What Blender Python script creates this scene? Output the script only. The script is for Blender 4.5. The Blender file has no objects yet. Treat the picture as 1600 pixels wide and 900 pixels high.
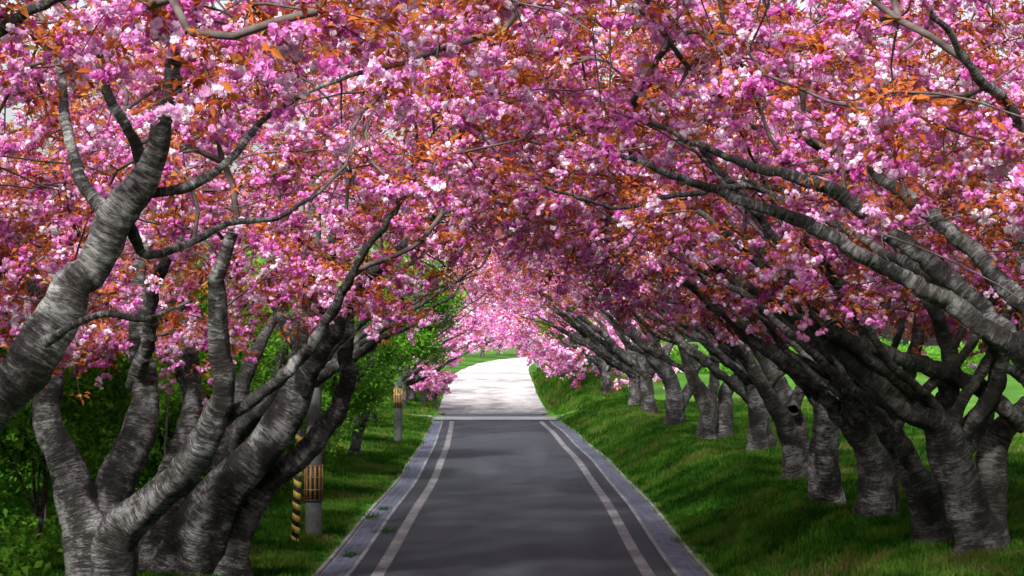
import bpy, math, random
import numpy as np
from mathutils import Vector, Matrix, Euler

# ------------------------------------------------------------------ camera, sky, sun, exposure
SC = bpy.context.scene
COL = SC.collection
FPX, CAM_Z, HORIZON = 2800.0, 3.9, 541.0          # focal length and horizon in pixels of the 1600 x 900 photograph
PITCH = math.atan((HORIZON - 450.0) / FPX)
cam_data = bpy.data.cameras.new('camera')
cam_data.sensor_width = 36.0
cam_data.lens = 36.0 * FPX / 1600.0
cam_data.clip_start, cam_data.clip_end = 0.1, 3000.0
cam = bpy.data.objects.new('camera', cam_data)
cam.location = (0, 0, CAM_Z)
cam.rotation_euler = (math.pi / 2 + PITCH, 0, 0)
COL.objects.link(cam)
SC.camera = cam

SUN_AZ, SUN_EL = math.radians(198.0), math.radians(42.0)   # azimuth clockwise from +Y; behind the camera, to its left
world = bpy.data.worlds.new('World')
SC.world = world
world.use_nodes = True
wn = world.node_tree
sky = wn.nodes.new('ShaderNodeTexSky')
sky.sky_type = 'NISHITA'
sky.sun_disc = False
sky.sun_elevation = SUN_EL
sky.sun_rotation = SUN_AZ
sky.air_density, sky.dust_density, sky.ozone_density = 1.0, 6.0, 1.0
bg = wn.nodes['Background']
bg.inputs['Strength'].default_value = 0.13
veil = wn.nodes.new('ShaderNodeHueSaturation')          # thin bright cloud: the blue is mostly washed out
veil.inputs['Saturation'].default_value = 0.35
wn.links.new(sky.outputs[0], veil.inputs['Color'])
wn.links.new(veil.outputs[0], bg.inputs['Color'])

sun_data = bpy.data.lights.new('sun', 'SUN')
sun_data.energy = 2.6
sun_data.angle = math.radians(5)
sun_data.color = (1.0, 0.95, 0.88)
sun = bpy.data.objects.new('sun', sun_data)
sun_dir = Vector((math.sin(SUN_AZ) * math.cos(SUN_EL), math.cos(SUN_AZ) * math.cos(SUN_EL), math.sin(SUN_EL)))
sun.rotation_euler = sun_dir.to_track_quat('Z', 'Y').to_euler()
sun.location = sun_dir * 100
COL.objects.link(sun)

vs = SC.view_settings
vs.view_transform = 'Standard'
vs.look = 'None'
vs.exposure = 1.2
vs.gamma = 1.0
vs.use_curve_mapping = False
SC.render.engine = 'CYCLES'
cy = SC.cycles
cy.max_bounces, cy.diffuse_bounces, cy.glossy_bounces = 6, 4, 2
cy.transmission_bounces, cy.transparent_max_bounces = 4, 4
cy.use_adaptive_sampling = True
cy.adaptive_threshold = 0.02
cy.use_denoising = True
cy.denoiser = 'OPENIMAGEDENOISE'
cy.denoising_input_passes = 'RGB_ALBEDO_NORMAL'
cy.caustics_reflective = cy.caustics_refractive = False

RNG = np.random.default_rng(11)

# ------------------------------------------------------------------ geometry of the place
def P(x, y, D):
    """photograph pixel (1600 x 900) at distance D along the road -> world point"""
    a, b = (x - 800.0) / FPX, (450.0 - y) / FPX
    c, s = math.cos(PITCH), math.sin(PITCH)
    dy, dz = c - b * s, s + b * c
    k = D / dy
    return np.array((a * k, D, CAM_Z + dz * k))

def hermite(xs, ys):
    xs, ys = np.array(xs, float), np.array(ys, float)
    m = np.gradient(ys, xs)
    def f(x):
        x = np.clip(np.asarray(x, float), xs[0], xs[-1])
        i = np.clip(np.searchsorted(xs, x, side='right') - 1, 0, len(xs) - 2)
        h = xs[i + 1] - xs[i]
        t = (x - xs[i]) / h
        return ((2*t**3 - 3*t**2 + 1) * ys[i] + (t**3 - 2*t**2 + t) * h * m[i]
                + (-2*t**3 + 3*t**2) * ys[i+1] + (t**3 - t**2) * h * m[i+1])
    return f

def sstep(a, b, x):
    t = np.clip((np.asarray(x, float) - a) / (b - a), 0, 1)
    return t * t * (3 - 2 * t)

road_x = hermite([-60, 0, 35, 52, 68, 84, 100, 135, 170, 210, 260, 330, 460], [0, 0, 0.02, 0.02, -.2, -.55, -1.0, -1.6, -1.7, -1.0, 2.0, 12, 45])
_rz = hermite([22, 92, 104, 118, 140, 200, 300, 460], [0, 0, 0.02, 0.25, 1.1, 1.7, 2.2, 3.0])
def road_z(D):
    D = np.asarray(D, float)
    near = 2.2 * np.clip(1 - D / 22.0, 0, 4) ** 2
    return np.where(D < 22, near, _rz(D)) + 0.03 * np.sin(D * 0.33) * sstep(24, 34, D)

HALF = 2.78            # carriageway half width
STRIP = 0.56           # paved gutter strip
JUNCTION = 97.0        # side road crossing
def ground_z(X, D):
    X, D = np.asarray(X, float), np.asarray(D, float)
    u = X - road_x(D)
    zr = road_z(D)
    e = HALF + STRIP
    notch = 1 - np.exp(-((D - JUNCTION) / 2.6) ** 2) * (1 - sstep(9, 16, np.abs(u)))
    hb = 0.9 + 1.0 * sstep(95, 125, D)
    right = hb * sstep(e, e + 2.4, u) * notch + 0.10 * np.sin(X * 0.9 + D * 0.31) * sstep(e + .5, e + 3, u) * notch + 0.05 * np.sin(X * 2.1 - D * 0.8) * sstep(e + .3, e + 2, u)
    left = 0.28 * sstep(e, e + 3.5, -u) * notch + 0.10 * np.sin(X * 0.7 - D * 0.4) * sstep(e + 1, e + 4, -u) + .03 * np.sin(X * 2.3 + D * .9) * sstep(e + .2, e + 1.5, -u)
    lip = 0.05 * sstep(e - 0.02, e + 0.18, np.abs(u))
    far_drop = 1.0 * sstep(14, 60, u) * sstep(30, 80, D)
    return zr + right + left + lip - far_drop

# ------------------------------------------------------------------ helpers
def link(o, parent=None, **props):
    COL.objects.link(o)
    if parent is not None:
        o.parent = parent
    for k, v in props.items():
        o[k] = v
    return o

def empty(name, loc, label, category, group=None):
    o = bpy.data.objects.new(name, None)
    o.empty_display_size = 0.3
    o.location = [float(v) for v in loc]
    link(o, label=label, category=category)
    if group:
        o['group'] = group
    return o

def mesh_quads(name, verts, quads, mats, attrs=None, smooth=True, mat_idx=None, tris=None):
    verts = np.asarray(verts, np.float32).reshape(-1, 3)
    quads = np.asarray(quads, np.int32).reshape(-1, 4)
    tris = np.zeros((0, 3), np.int32) if tris is None else np.asarray(tris, np.int32).reshape(-1, 3)
    me = bpy.data.meshes.new(name)
    nq, nt = len(quads), len(tris)
    me.vertices.add(len(verts))
    me.vertices.foreach_set('co', verts.ravel())
    me.loops.add(nq * 4 + nt * 3)
    me.loops.foreach_set('vertex_index', np.concatenate([quads.ravel(), tris.ravel()]))
    me.polygons.add(nq + nt)
    me.polygons.foreach_set('loop_start', np.concatenate([np.arange(nq) * 4, nq * 4 + np.arange(nt) * 3]).astype(np.int32))
    if smooth:
        me.polygons.foreach_set('use_smooth', np.ones(nq + nt, bool))
    if mat_idx is not None:
        me.polygons.foreach_set('material_index', np.asarray(mat_idx, np.int32))
    for k, (typ, dat) in (attrs or {}).items():
        a = me.attributes.new(k, typ, 'POINT')
        a.data.foreach_set('vector' if typ == 'FLOAT_VECTOR' else 'value', np.asarray(dat, np.float32).ravel())
    for m in (mats if isinstance(mats, (list, tuple)) else [mats]):
        me.materials.append(m)
    me.update(calc_edges=True)
    me.validate()
    return me

class Tubes:
    """collects tapered tubes into one mesh with a bark coordinate"""
    def __init__(s):
        s.v, s.q, s.b, s.n = [], [], [], 0
    def add(s, pts, rad, sides=8, lump=0.0, seed=0, squash=None, cap=False):
        pts = np.asarray(pts, float); rad = np.asarray(rad, float)
        n = len(pts)
        tan = np.gradient(pts, axis=0)
        tan /= np.linalg.norm(tan, axis=1)[:, None] + 1e-9
        ref = np.array((0.0, 0, 1)) if abs(tan[0][2]) < 0.9 else np.array((0.0, 1, 0))
        N = np.zeros((n, 3)); 
        v = np.cross(tan[0], ref); N[0] = v / np.linalg.norm(v)
        for i in range(1, n):
            v = N[i-1] - tan[i] * np.dot(N[i-1], tan[i])
            N[i] = v / (np.linalg.norm(v) + 1e-9)
        B = np.cross(tan, N)
        th = np.arange(sides) * 2 * np.pi / sides
        L = np.concatenate([[0], np.cumsum(np.linalg.norm(np.diff(pts, axis=0), axis=1))])
        R = np.repeat(rad[:, None], sides, 1)
        if lump:
            r = np.random.default_rng(seed)
            acc = np.zeros_like(R)
            for k in range(7):
                f, w, ph = r.uniform(0.6, 6.0), r.integers(1, 5), r.uniform(0, 6.28)
                acc += np.sin(L[:, None] * f / max(0.25, rad.max() * 3.2) + th[None] * w + ph) / (1 + .35 * k)
            for k in range(int(3 + L[-1] * 1.6)):
                l0, a0 = r.uniform(0, L[-1]), r.uniform(0, 6.28)
                wl = max(.05, rad.mean() * r.uniform(.35, .9)); wa = r.uniform(.35, .8)
                da = (th[None] - a0 + np.pi) % (2 * np.pi) - np.pi
                acc += r.uniform(.5, 1.5) * r.choice([1, 1, -.7]) * np.exp(-((L[:, None] - l0) / wl) ** 2 - (da / wa) ** 2)
            R = R * (1 + lump * acc * 0.5)
        ring = pts[:, None] + R[..., None] * (N[:, None] * np.cos(th)[None, :, None] + B[:, None] * np.sin(th)[None, :, None])
        rr = float(rad.mean())
        off = (seed * 7.31) % 91.0
        bark = np.stack([np.cos(th)[None] * rad[:, None] + off + 0 * L[:, None], np.sin(th)[None] * rad[:, None] + 0 * L[:, None], L[:, None] + off + 0 * th[None]], -1)
        s.v.append(ring.reshape(-1, 3)); s.b.append(bark.reshape(-1, 3))
        i = np.arange(n - 1)[:, None] * sides; j = np.arange(sides)[None]; k = (j + 1) % sides
        q = np.stack([i + j, i + k, i + sides + k, i + sides + j], -1).reshape(-1, 4)
        s.q.append(q + s.n)
        s.n += n * sides
    def mesh(s, name, mat, base):
        return mesh_quads(name, np.concatenate(s.v) - np.asarray(base), np.concatenate(s.q), mat, {'bark': ('FLOAT_VECTOR', np.concatenate(s.b))})

def spline(pts, rad, step):
    """Catmull-Rom through points, resampled about every step metres"""
    pts = np.asarray(pts, float); rad = np.asarray(rad, float)
    d = np.concatenate([[0], np.cumsum(np.linalg.norm(np.diff(pts, axis=0), axis=1))])
    n = max(4, int(d[-1] / step))
    t = np.linspace(0, d[-1], n)
    out = np.stack([hermite(d, pts[:, k])(t) for k in range(3)], -1)
    return out, np.interp(t, d, rad)

def box(v, q, c, s, rot=None):
    """append a box with centre c and size s"""
    b = np.array([(-1,-1,-1),(1,-1,-1),(1,1,-1),(-1,1,-1),(-1,-1,1),(1,-1,1),(1,1,1),(-1,1,1)], float) * np.asarray(s) / 2
    if rot is not None:
        b = b @ np.asarray(rot).T
    n = sum(len(x) for x in v)
    v.append(b + np.asarray(c))
    q.append(np.array([(0,3,2,1),(4,5,6,7),(0,1,5,4),(1,2,6,5),(2,3,7,6),(3,0,4,7)]) + n)

# ------------------------------------------------------------------ materials
def new_mat(name):
    m = bpy.data.materials.new(name)
    m.use_nodes = True
    nt = m.node_tree
    nt.nodes.clear()
    out = nt.nodes.new('ShaderNodeOutputMaterial')
    return m, nt, out

def N(nt, typ, **kw):
    n = nt.nodes.new(typ)
    for k, v in kw.items():
        if hasattr(n, k):
            setattr(n, k, v)
        else:
            n.inputs[k].default_value = v
    return n

def ramp(nt, stops, src, interp='LINEAR'):
    r = nt.nodes.new('ShaderNodeValToRGB')
    r.color_ramp.interpolation = interp
    els = r.color_ramp.elements
    while len(els) < len(stops):
        els.new(0.5)
    for e, (p, c) in zip(els, stops):
        e.position = p
        e.color = (*c, 1) if len(c) == 3 else c
    nt.links.new(src, r.inputs[0])
    return r.outputs[0]

def noise(nt, vec, scale, detail=4, rough=.55, dist=0.0):
    n = nt.nodes.new('ShaderNodeTexNoise')
    n.inputs['Scale'].default_value = scale
    n.inputs['Detail'].default_value = detail
    n.inputs['Roughness'].default_value = rough
    n.inputs['Distortion'].default_value = dist
    if vec is not None:
        nt.links.new(vec, n.inputs['Vector'])
    return n.outputs['Fac']

def mixc(nt, a, b, fac, mode='MIX'):
    m = nt.nodes.new('ShaderNodeMix')
    m.data_type = 'RGBA'
    m.blend_type = mode
    for s, v in ((6, a), (7, b), (0, fac)):
        if hasattr(v, 'is_output') or isinstance(v, bpy.types.NodeSocket):
            nt.links.new(v, m.inputs[s])
        else:
            m.inputs[s].default_value = (*v, 1) if isinstance(v, tuple) and len(v) == 3 else v
    return m.outputs[2]

def math_(nt, op, a, b=0.0, clamp=False):
    m = nt.nodes.new('ShaderNodeMath')
    m.operation = op
    m.use_clamp = clamp
    for i, v in enumerate((a, b)):
        if isinstance(v, bpy.types.NodeSocket):
            nt.links.new(v, m.inputs[i])
        else:
            m.inputs[i].default_value = v
    return m.outputs[0]

def mapping(nt, vec, scale):
    m = nt.nodes.new('ShaderNodeMapping')
    m.inputs['Scale'].default_value = scale
    nt.links.new(vec, m.inputs['Vector'])
    return m.outputs[0]

def principled(nt, out, color, rough=.8, spec=.3, bump=None, bstr=.4, bdist=.02):
    p = nt.nodes.new('ShaderNodeBsdfPrincipled')
    if isinstance(color, bpy.types.NodeSocket):
        nt.links.new(color, p.inputs['Base Color'])
    else:
        p.inputs['Base Color'].default_value = (*color, 1)
    if isinstance(rough, bpy.types.NodeSocket):
        nt.links.new(rough, p.inputs['Roughness'])
    else:
        p.inputs['Roughness'].default_value = rough
    p.inputs['Specular IOR Level'].default_value = spec
    if bump is not None:
        b = nt.nodes.new('ShaderNodeBump')
        b.inputs['Strength'].default_value = bstr
        b.inputs['Distance'].default_value = bdist
        nt.links.new(bump, b.inputs['Height'])
        nt.links.new(b.outputs[0], p.inputs['Normal'])
    nt.links.new(p.outputs[0], out.inputs[0])
    return p

def bark_material(name, dark, mid, pale, band=1.0):
    m, nt, out = new_mat(name)
    at = N(nt, 'ShaderNodeAttribute', attribute_name='bark').outputs['Vector']
    streak = noise(nt, mapping(nt, at, (4.5, 4.5, 26)), 1.0, 5, .65, .6)
    fine = noise(nt, mapping(nt, at, (14, 14, 80)), 1.0, 4, .7, .5)
    patch = noise(nt, at, 2.2, 5, .65)
    s = math_(nt, 'ADD', math_(nt, 'MULTIPLY', streak, .62), math_(nt, 'MULTIPLY', fine, .38))
    f = math_(nt, 'ADD', s, math_(nt, 'MULTIPLY', math_(nt, 'SUBTRACT', patch, .5), .95 * band))
    col = ramp(nt, [(.36, dark), (.50, mid), (.60, tuple((a + b) / 2 for a, b in zip(mid, pale))), (.68, pale)], f)
    moss = ramp(nt, [(.55, (0, 0, 0)), (.72, (1, 1, 1))], noise(nt, at, 1.1, 4, .6))
    col = mixc(nt, col, (.045, .05, .028), math_(nt, 'MULTIPLY', moss, .5))
    principled(nt, out, col, .85, .25, math_(nt, 'ADD', f, math_(nt, 'MULTIPLY', noise(nt, at, 9, 5, .7), 1.1)), 1.0, .05)
    return m

M = {}
M['bark'] = bark_material('cherry_bark', (.012, .011, .010), (.036, .034, .033), (.25, .25, .26))
M['bark_pale'] = bark_material('lit_pale_cherry_bark', (.02, .018, .017), (.085, .08, .078), (.46, .46, .47), 1.1)  # lighter copy of the cherry bark; the leaning limb's lit grey is painted in
M['bark_dark'] = bark_material('old_cherry_bark', (.012, .011, .010), (.034, .032, .03), (.19, .19, .195), .9)
m, nt, out = new_mat('twig_bark')
at = N(nt, 'ShaderNodeAttribute', attribute_name='bark').outputs['Vector']
principled(nt, out, ramp(nt, [(.3, (.03, .022, .02)), (.7, (.13, .105, .1))], noise(nt, at, 6, 3)), .8, .25)
M['twig'] = m

def petal_material(name, stops, trans, patches=0.0):
    m, nt, out = new_mat(name)
    tone = N(nt, 'ShaderNodeAttribute', attribute_name='tone').outputs['Fac']
    rnd = N(nt, 'ShaderNodeObjectInfo').outputs['Random']
    f = math_(nt, 'ADD', math_(nt, 'MULTIPLY', tone, .62), math_(nt, 'MULTIPLY', rnd, .38))
    if patches:
        pos = N(nt, 'ShaderNodeNewGeometry').outputs['Position']
        pn = math_(nt, 'SUBTRACT', noise(nt, pos, .55, 5, .65), .5)
        f = math_(nt, 'ADD', math_(nt, 'MULTIPLY', f, .75), math_(nt, 'MULTIPLY', pn, patches))
    col = ramp(nt, stops, f)
    d = nt.nodes.new('ShaderNodeBsdfDiffuse'); t = nt.nodes.new('ShaderNodeBsdfTranslucent')
    x = nt.nodes.new('ShaderNodeMixShader'); x.inputs[0].default_value = trans
    nt.links.new(col, d.inputs[0]); nt.links.new(col, t.inputs[0])
    nt.links.new(d.outputs[0], x.inputs[1]); nt.links.new(t.outputs[0], x.inputs[2])
    nt.links.new(x.outputs[0], out.inputs[0])
    return m

PETALS = [(.05, (.55, .07, .38)), (.28, (.76, .19, .60)), (.50, (.87, .40, .76)), (.70, (.94, .72, .90)), (.86, (.97, .90, .96))]
M['petal'] = petal_material('blossom_petal', PETALS, .45)
M['leaf'] = petal_material('bronze_leaf', [(.1, (.26, .045, .022)), (.4, (.43, .105, .03)), (.7, (.50, .18, .045)), (.93, (.32, .24, .07))], .4)
M['green'] = petal_material('green_leaf', [(.1, (.045, .15, .014)), (.5, (.10, .28, .025)), (.95, (.20, .42, .05))], .45)
M['lime'] = petal_material('lime_leaf', [(.1, (.12, .22, .02)), (.5, (.24, .36, .04)), (.95, (.38, .46, .08))], .45)
M['grassblade'] = petal_material('grass_blade', [(.02, (.013, .050, .006)), (.26, (.028, .095, .009)), (.42, (.05, .14, .013)), (.60, (.085, .15, .022)), (.80, (.13, .115, .04))], .3, 2.8)

# soil and turf under the grass
m, nt, out = new_mat('turf')
geo = N(nt, 'ShaderNodeNewGeometry').outputs['Position']
n1 = noise(nt, geo, .35, 5, .6); n2 = noise(nt, geo, 7, 5, .7)
f = math_(nt, 'ADD', math_(nt, 'MULTIPLY', n1, .6), math_(nt, 'MULTIPLY', n2, .4))
col = ramp(nt, [(.3, (.02, .06, .008)), (.5, (.045, .13, .014)), (.62, (.08, .18, .02)), (.75, (.16, .16, .05))], f)
principled(nt, out, col, .95, .1, n2, .6, .05)
M['turf'] = m

m, nt, out = new_mat('asphalt')
geo = N(nt, 'ShaderNodeNewGeometry').outputs['Position']
big = noise(nt, mapping(nt, geo, (.5, .12, 1)), 1, 5, .6)
fine = noise(nt, geo, 60, 3, .7)
wear = noise(nt, mapping(nt, geo, (1.6, .05, 1)), 1, 3, .5)
f = math_(nt, 'ADD', math_(nt, 'ADD', math_(nt, 'MULTIPLY', big, .5), math_(nt, 'MULTIPLY', fine, .3)), math_(nt, 'MULTIPLY', wear, .2))
vor = nt.nodes.new('ShaderNodeTexVoronoi'); vor.feature = 'DISTANCE_TO_EDGE'; vor.inputs['Scale'].default_value = .45
wv = nt.nodes.new('ShaderNodeVectorMath'); wv.operation = 'ADD'
nz = nt.nodes.new('ShaderNodeTexNoise'); nz.inputs['Scale'].default_value = 1.3; nz.inputs['Detail'].default_value = 5
nt.links.new(geo, nz.inputs['Vector']); nt.links.new(geo, wv.inputs[0]); nt.links.new(nz.outputs['Color'], wv.inputs[1]); nt.links.new(wv.outputs[0], vor.inputs['Vector'])
crack = math_(nt, 'LESS_THAN', vor.outputs['Distance'], .008)
gate = math_(nt, 'GREATER_THAN', noise(nt, geo, .16, 2), .52)
f = math_(nt, 'SUBTRACT', f, math_(nt, 'MULTIPLY', math_(nt, 'MULTIPLY', crack, gate), .25))
col = ramp(nt, [(.15, (.008, .009, .011)), (.3, (.017, .020, .027)), (.5, (.027, .032, .042)), (.7, (.052, .058, .070))], f)
principled(nt, out, col, ramp(nt, [(.3, (.7,) * 3), (.7, (.92,) * 3)], big), .25, fine, .6, .012)
M['asphalt'] = m

m, nt, out = new_mat('sun_painted_far_road')
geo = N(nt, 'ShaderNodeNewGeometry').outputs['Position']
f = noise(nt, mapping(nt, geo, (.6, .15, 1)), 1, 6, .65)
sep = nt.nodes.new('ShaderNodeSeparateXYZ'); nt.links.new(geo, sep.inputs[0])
along = math_(nt, 'MULTIPLY', math_(nt, 'SUBTRACT', sep.outputs[1], 103.0), .045)        # sunlit whiteness painted into the colour, taking over from bare asphalt
painted_sun = math_(nt, 'ADD', along, math_(nt, 'MULTIPLY', math_(nt, 'SUBTRACT', noise(nt, mapping(nt, geo, (1.2, .35, 1)), 1, 5, .7), .5), 1.2), True)
pale = mixc(nt, (.06, .063, .07), ramp(nt, [(.3, (.40, .40, .40)), (.7, (.52, .52, .52))], f), painted_sun)
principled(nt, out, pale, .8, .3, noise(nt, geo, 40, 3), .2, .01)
M['sun_painted_road'] = m

def speckle(name, stops, scale, rough=.85, bstr=.3):
    m, nt, out = new_mat(name)
    geo = N(nt, 'ShaderNodeNewGeometry').outputs['Position']
    rnd = N(nt, 'ShaderNodeObjectInfo').outputs['Random']
    a = noise(nt, geo, scale, 5, .65); b = noise(nt, geo, scale * .12, 4, .6)
    f = math_(nt, 'ADD', math_(nt, 'ADD', math_(nt, 'MULTIPLY', a, .45), math_(nt, 'MULTIPLY', b, .4)), math_(nt, 'MULTIPLY', rnd, .15))
    principled(nt, out, ramp(nt, stops, f), rough, .3, a, bstr, .006)
    return m
M['paver'] = speckle('slate_paver', [(.3, (.055, .068, .10)), (.5, (.085, .10, .145)), (.75, (.14, .155, .20))], 22)
M['edging'] = speckle('edging_concrete', [(.3, (.11, .11, .115)), (.55, (.20, .20, .21)), (.75, (.32, .32, .32))], 16)
M['joint'] = speckle('sandy_joint', [(.3, (.12, .125, .14)), (.7, (.24, .245, .26))], 18)
M['pole'] = speckle('pole_concrete', [(.3, (.035, .045, .042)), (.55, (.08, .09, .085)), (.75, (.16, .165, .16))], 9)
M['iron'] = speckle('dark_iron', [(.3, (.015, .015, .016)), (.7, (.05, .05, .05))], 30, .6)
M['yellow'] = speckle('yellow_plastic', [(.3, (.26, .18, .03)), (.55, (.46, .34, .07)), (.75, (.58, .46, .14))], 14, .55)
M['orange'] = speckle('faded_orange_slat', [(.3, (.20, .10, .035)), (.7, (.38, .22, .08))], 14, .6)
M['black'] = speckle('black_plastic', [(.3, (.012, .012, .012)), (.7, (.04, .04, .04))], 14, .5)
M['hedge_wood'] = M['twig']

m, nt, out = new_mat('worn_road_paint')
geo = N(nt, 'ShaderNodeNewGeometry').outputs['Position']
a = noise(nt, geo, 14, 6, .75); b = noise(nt, geo, .8, 4, .6)
f = math_(nt, 'ADD', math_(nt, 'MULTIPLY', a, .6), math_(nt, 'MULTIPLY', b, .4))
principled(nt, out, ramp(nt, [(.38, (.055, .057, .065)), (.52, (.15, .15, .16)), (.70, (.30, .30, .31))], f), .8, .3, a, .2, .005)
M['paint'] = m

# ------------------------------------------------------------------ ground, road, strips
def sheet(name, us, Ds, zoff, mat, parent=None, zfun=None, **props):
    """sheet in road coordinates: u across from the road axis, D along"""
    U, DD = np.meshgrid(us, Ds)
    X = U + road_x(DD)
    Z = (zfun(X, DD) if zfun else road_z(DD)) + zoff
    v = np.stack([X, DD, Z], -1).reshape(-1, 3)
    nu = len(us)
    i = np.arange(len(Ds) - 1)[:, None] * nu; j = np.arange(nu - 1)[None]
    q = np.stack([i + j, i + j + 1, i + nu + j + 1, i + nu + j], -1).reshape(-1, 4)
    return link(bpy.data.objects.new(name, mesh_quads(name, v, q, mat)), parent, **props)

D_ALL = np.concatenate([np.arange(-60, 20, 4.0), np.arange(20, 130, 0.8), np.arange(130, 220, 3), np.arange(220, 461, 8)])
E = HALF + STRIP + 0.10
side = np.concatenate([[E - .005], E + np.array([.09, .18]), np.arange(E + .5, 14, .5), np.arange(14, 40, 2.5), np.array([40, 60, 90, 150, 250, 400, 700])])
us = np.concatenate([-side[::-1], [-HALF, 0, HALF], side])
def gz(X, D):
    u = X - road_x(D)
    return np.where(np.abs(u) < E - .01, road_z(D) - .12, ground_z(X, D))
D_GR = np.concatenate([D_ALL, [520, 650, 900, 1400]])
sheet('ground', us, D_GR, 0, M['turf'], zfun=gz, kind='structure')
NEAR = D_ALL[D_ALL <= JUNCTION + 7.0]
FAR = np.concatenate([[NEAR[-1]], D_ALL[D_ALL > JUNCTION + 7.0]])
rdu = np.linspace(-HALF, HALF, 9)
sheet('side_road_crossing', np.linspace(-HALF - STRIP - .12, HALF + STRIP + .12, 7), np.array([JUNCTION - 2.4, JUNCTION - .6, JUNCTION + 1.2]), .03, M['joint'], kind='structure')
road = sheet('road', rdu, NEAR, 0, M['asphalt'], kind='structure')
sheet('far_road', np.linspace(-HALF - .5, HALF + .5, 9), FAR, 0, M['sun_painted_road'], kind='structure')
for s, nm in ((-1, 'left'), (1, 'right')):
    c = s * 2.32
    sheet('edge_line', np.array(sorted([c - .11, c + .11])), NEAR[NEAR < JUNCTION - 2.6], .004, M['paint'], road)
    # side road mouths
    xs = np.concatenate([[HALF + STRIP + .08], np.linspace(HALF + STRIP + .5, 16, 18)]) * s
    sheet('side_path_' + nm, np.sort(xs), np.arange(JUNCTION - 2.2, JUNCTION + 1.6, .5), .05, M['edging'], zfun=ground_z, kind='structure')

# paved gutter strips: joint bed, rows of pavers, two lines of edging stones
proto_v, proto_q = [], []
def bevel_block(sx, sy, sz, b):
    v = []
    for z, k in ((-sz, 0), (-b, 0), (0, b)):
        v += [(-sx/2 + k, -sy/2 + k, z), (sx/2 - k, -sy/2 + k, z), (sx/2 - k, sy/2 - k, z), (-sx/2 + k, sy/2 - k, z)]
    q = [(8, 9, 10, 11)]
    for r in (0, 4):
        for a in range(4):
            q.append((r + a, r + (a + 1) % 4, r + 4 + (a + 1) % 4, r + 4 + a))
    return v, q
PV_W, PV_L, NCOL = .15, .30, 3
pv, pq = bevel_block(PV_W - .016, PV_L - .02, .05, .006)
ev, eq = bevel_block(.075, .985, .10, .008)
paver_me = mesh_quads('paver', pv, pq, M['paver'], smooth=False)
edge_me = mesh_quads('edging_stone', ev, eq, M['edging'], smooth=False)
for s, nm in ((-1, 'left'), (1, 'right')):
    lo, hi = sorted((s * (HALF + .005), s * (HALF + STRIP)))
    strip = sheet('gutter_strip_' + nm, np.array([lo, hi]), NEAR[NEAR < JUNCTION - 2.6], .004, M['joint'], kind='structure')
    sv, sq, k = [], [], 0
    for row in range(int((JUNCTION - 3 - 22) / PV_L)):
        D = 22 + (row + .5) * PV_L
        slope = math.atan(float(road_x(D + .2) - road_x(D - .2)) / .4)
        pit = math.atan(float(road_z(D + .2) - road_z(D - .2)) / .4)
        for c in range(NCOL):
            u = s * (HALF + STRIP / 2) + (c - (NCOL - 1) / 2) * PV_W
            loc = (float(road_x(D)) + u, D, float(road_z(D)) + .016 + RNG.normal(0, .002))
            if D > 28.5 and k < 294:
                o = bpy.data.objects.new('paver', paver_me)
                o.location = loc
                o.rotation_euler = (pit + RNG.normal(0, .006), RNG.normal(0, .008), -slope)
                link(o, strip); k += 1
            else:
                n0 = len(sv) * 12
                sv.append(np.array(pv) + loc); sq.append(np.array(pq) + n0)
    link(bpy.data.objects.new('paver_field', mesh_quads('paver_field', np.concatenate(sv), np.concatenate(sq), M['paver'], smooth=False)), strip, kind='stuff')
    for off in (.04, STRIP + .02):
        for i in range(int(JUNCTION - 3 - 22)):
            D = 22.5 + i
            o = bpy.data.objects.new('edging_stone', edge_me)
            o.location = (float(road_x(D)) + s * (HALF + off), D, float(road_z(D)) + (.024 if off < .1 else .05) + RNG.normal(0, .003))
            o.rotation_euler = (math.atan(float(road_z(D + .2) - road_z(D - .2)) / .4), 0, -math.atan(float(road_x(D + .2) - road_x(D - .2)) / .4) + RNG.normal(0, .004))
            link(o, strip)

# ------------------------------------------------------------------ little prototypes (flowers, leaves, grass), instanced or placed singly
def rand_dir(r, n=None):
    v = r.normal(size=(n or 1, 3))
    v /= np.linalg.norm(v, axis=1)[:, None]
    return v if n else v[0]

def petal_quads(r, c, rad, n, tone, V, Q, T):
    d = rand_dir(r, n)
    d[:, 2] = d[:, 2] * .9 - .1
    for k in range(n):
        nn = d[k] + rand_dir(r) * .55
        nn /= np.linalg.norm(nn)
        t = np.cross(nn, rand_dir(r)); t /= np.linalg.norm(t); b = np.cross(nn, t)
        ctr = c + d[k] * rad * r.uniform(.6, .9)
        hs = rad * r.uniform(.36, .54)
        w = r.normal(0, .16 * rad, 4)
        base = len(V)
        for (a, e), z in zip(((-1, -.8), (1, -.8), (.85, 1), (-.85, 1)), w):
            V.append(ctr + t * a * hs + b * e * hs + nn * z)
            T.append(np.clip(tone + r.normal(0, .10) + .12 * (e > 0), 0, 1))
        Q.append((base, base + 1, base + 2, base + 3))

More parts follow.
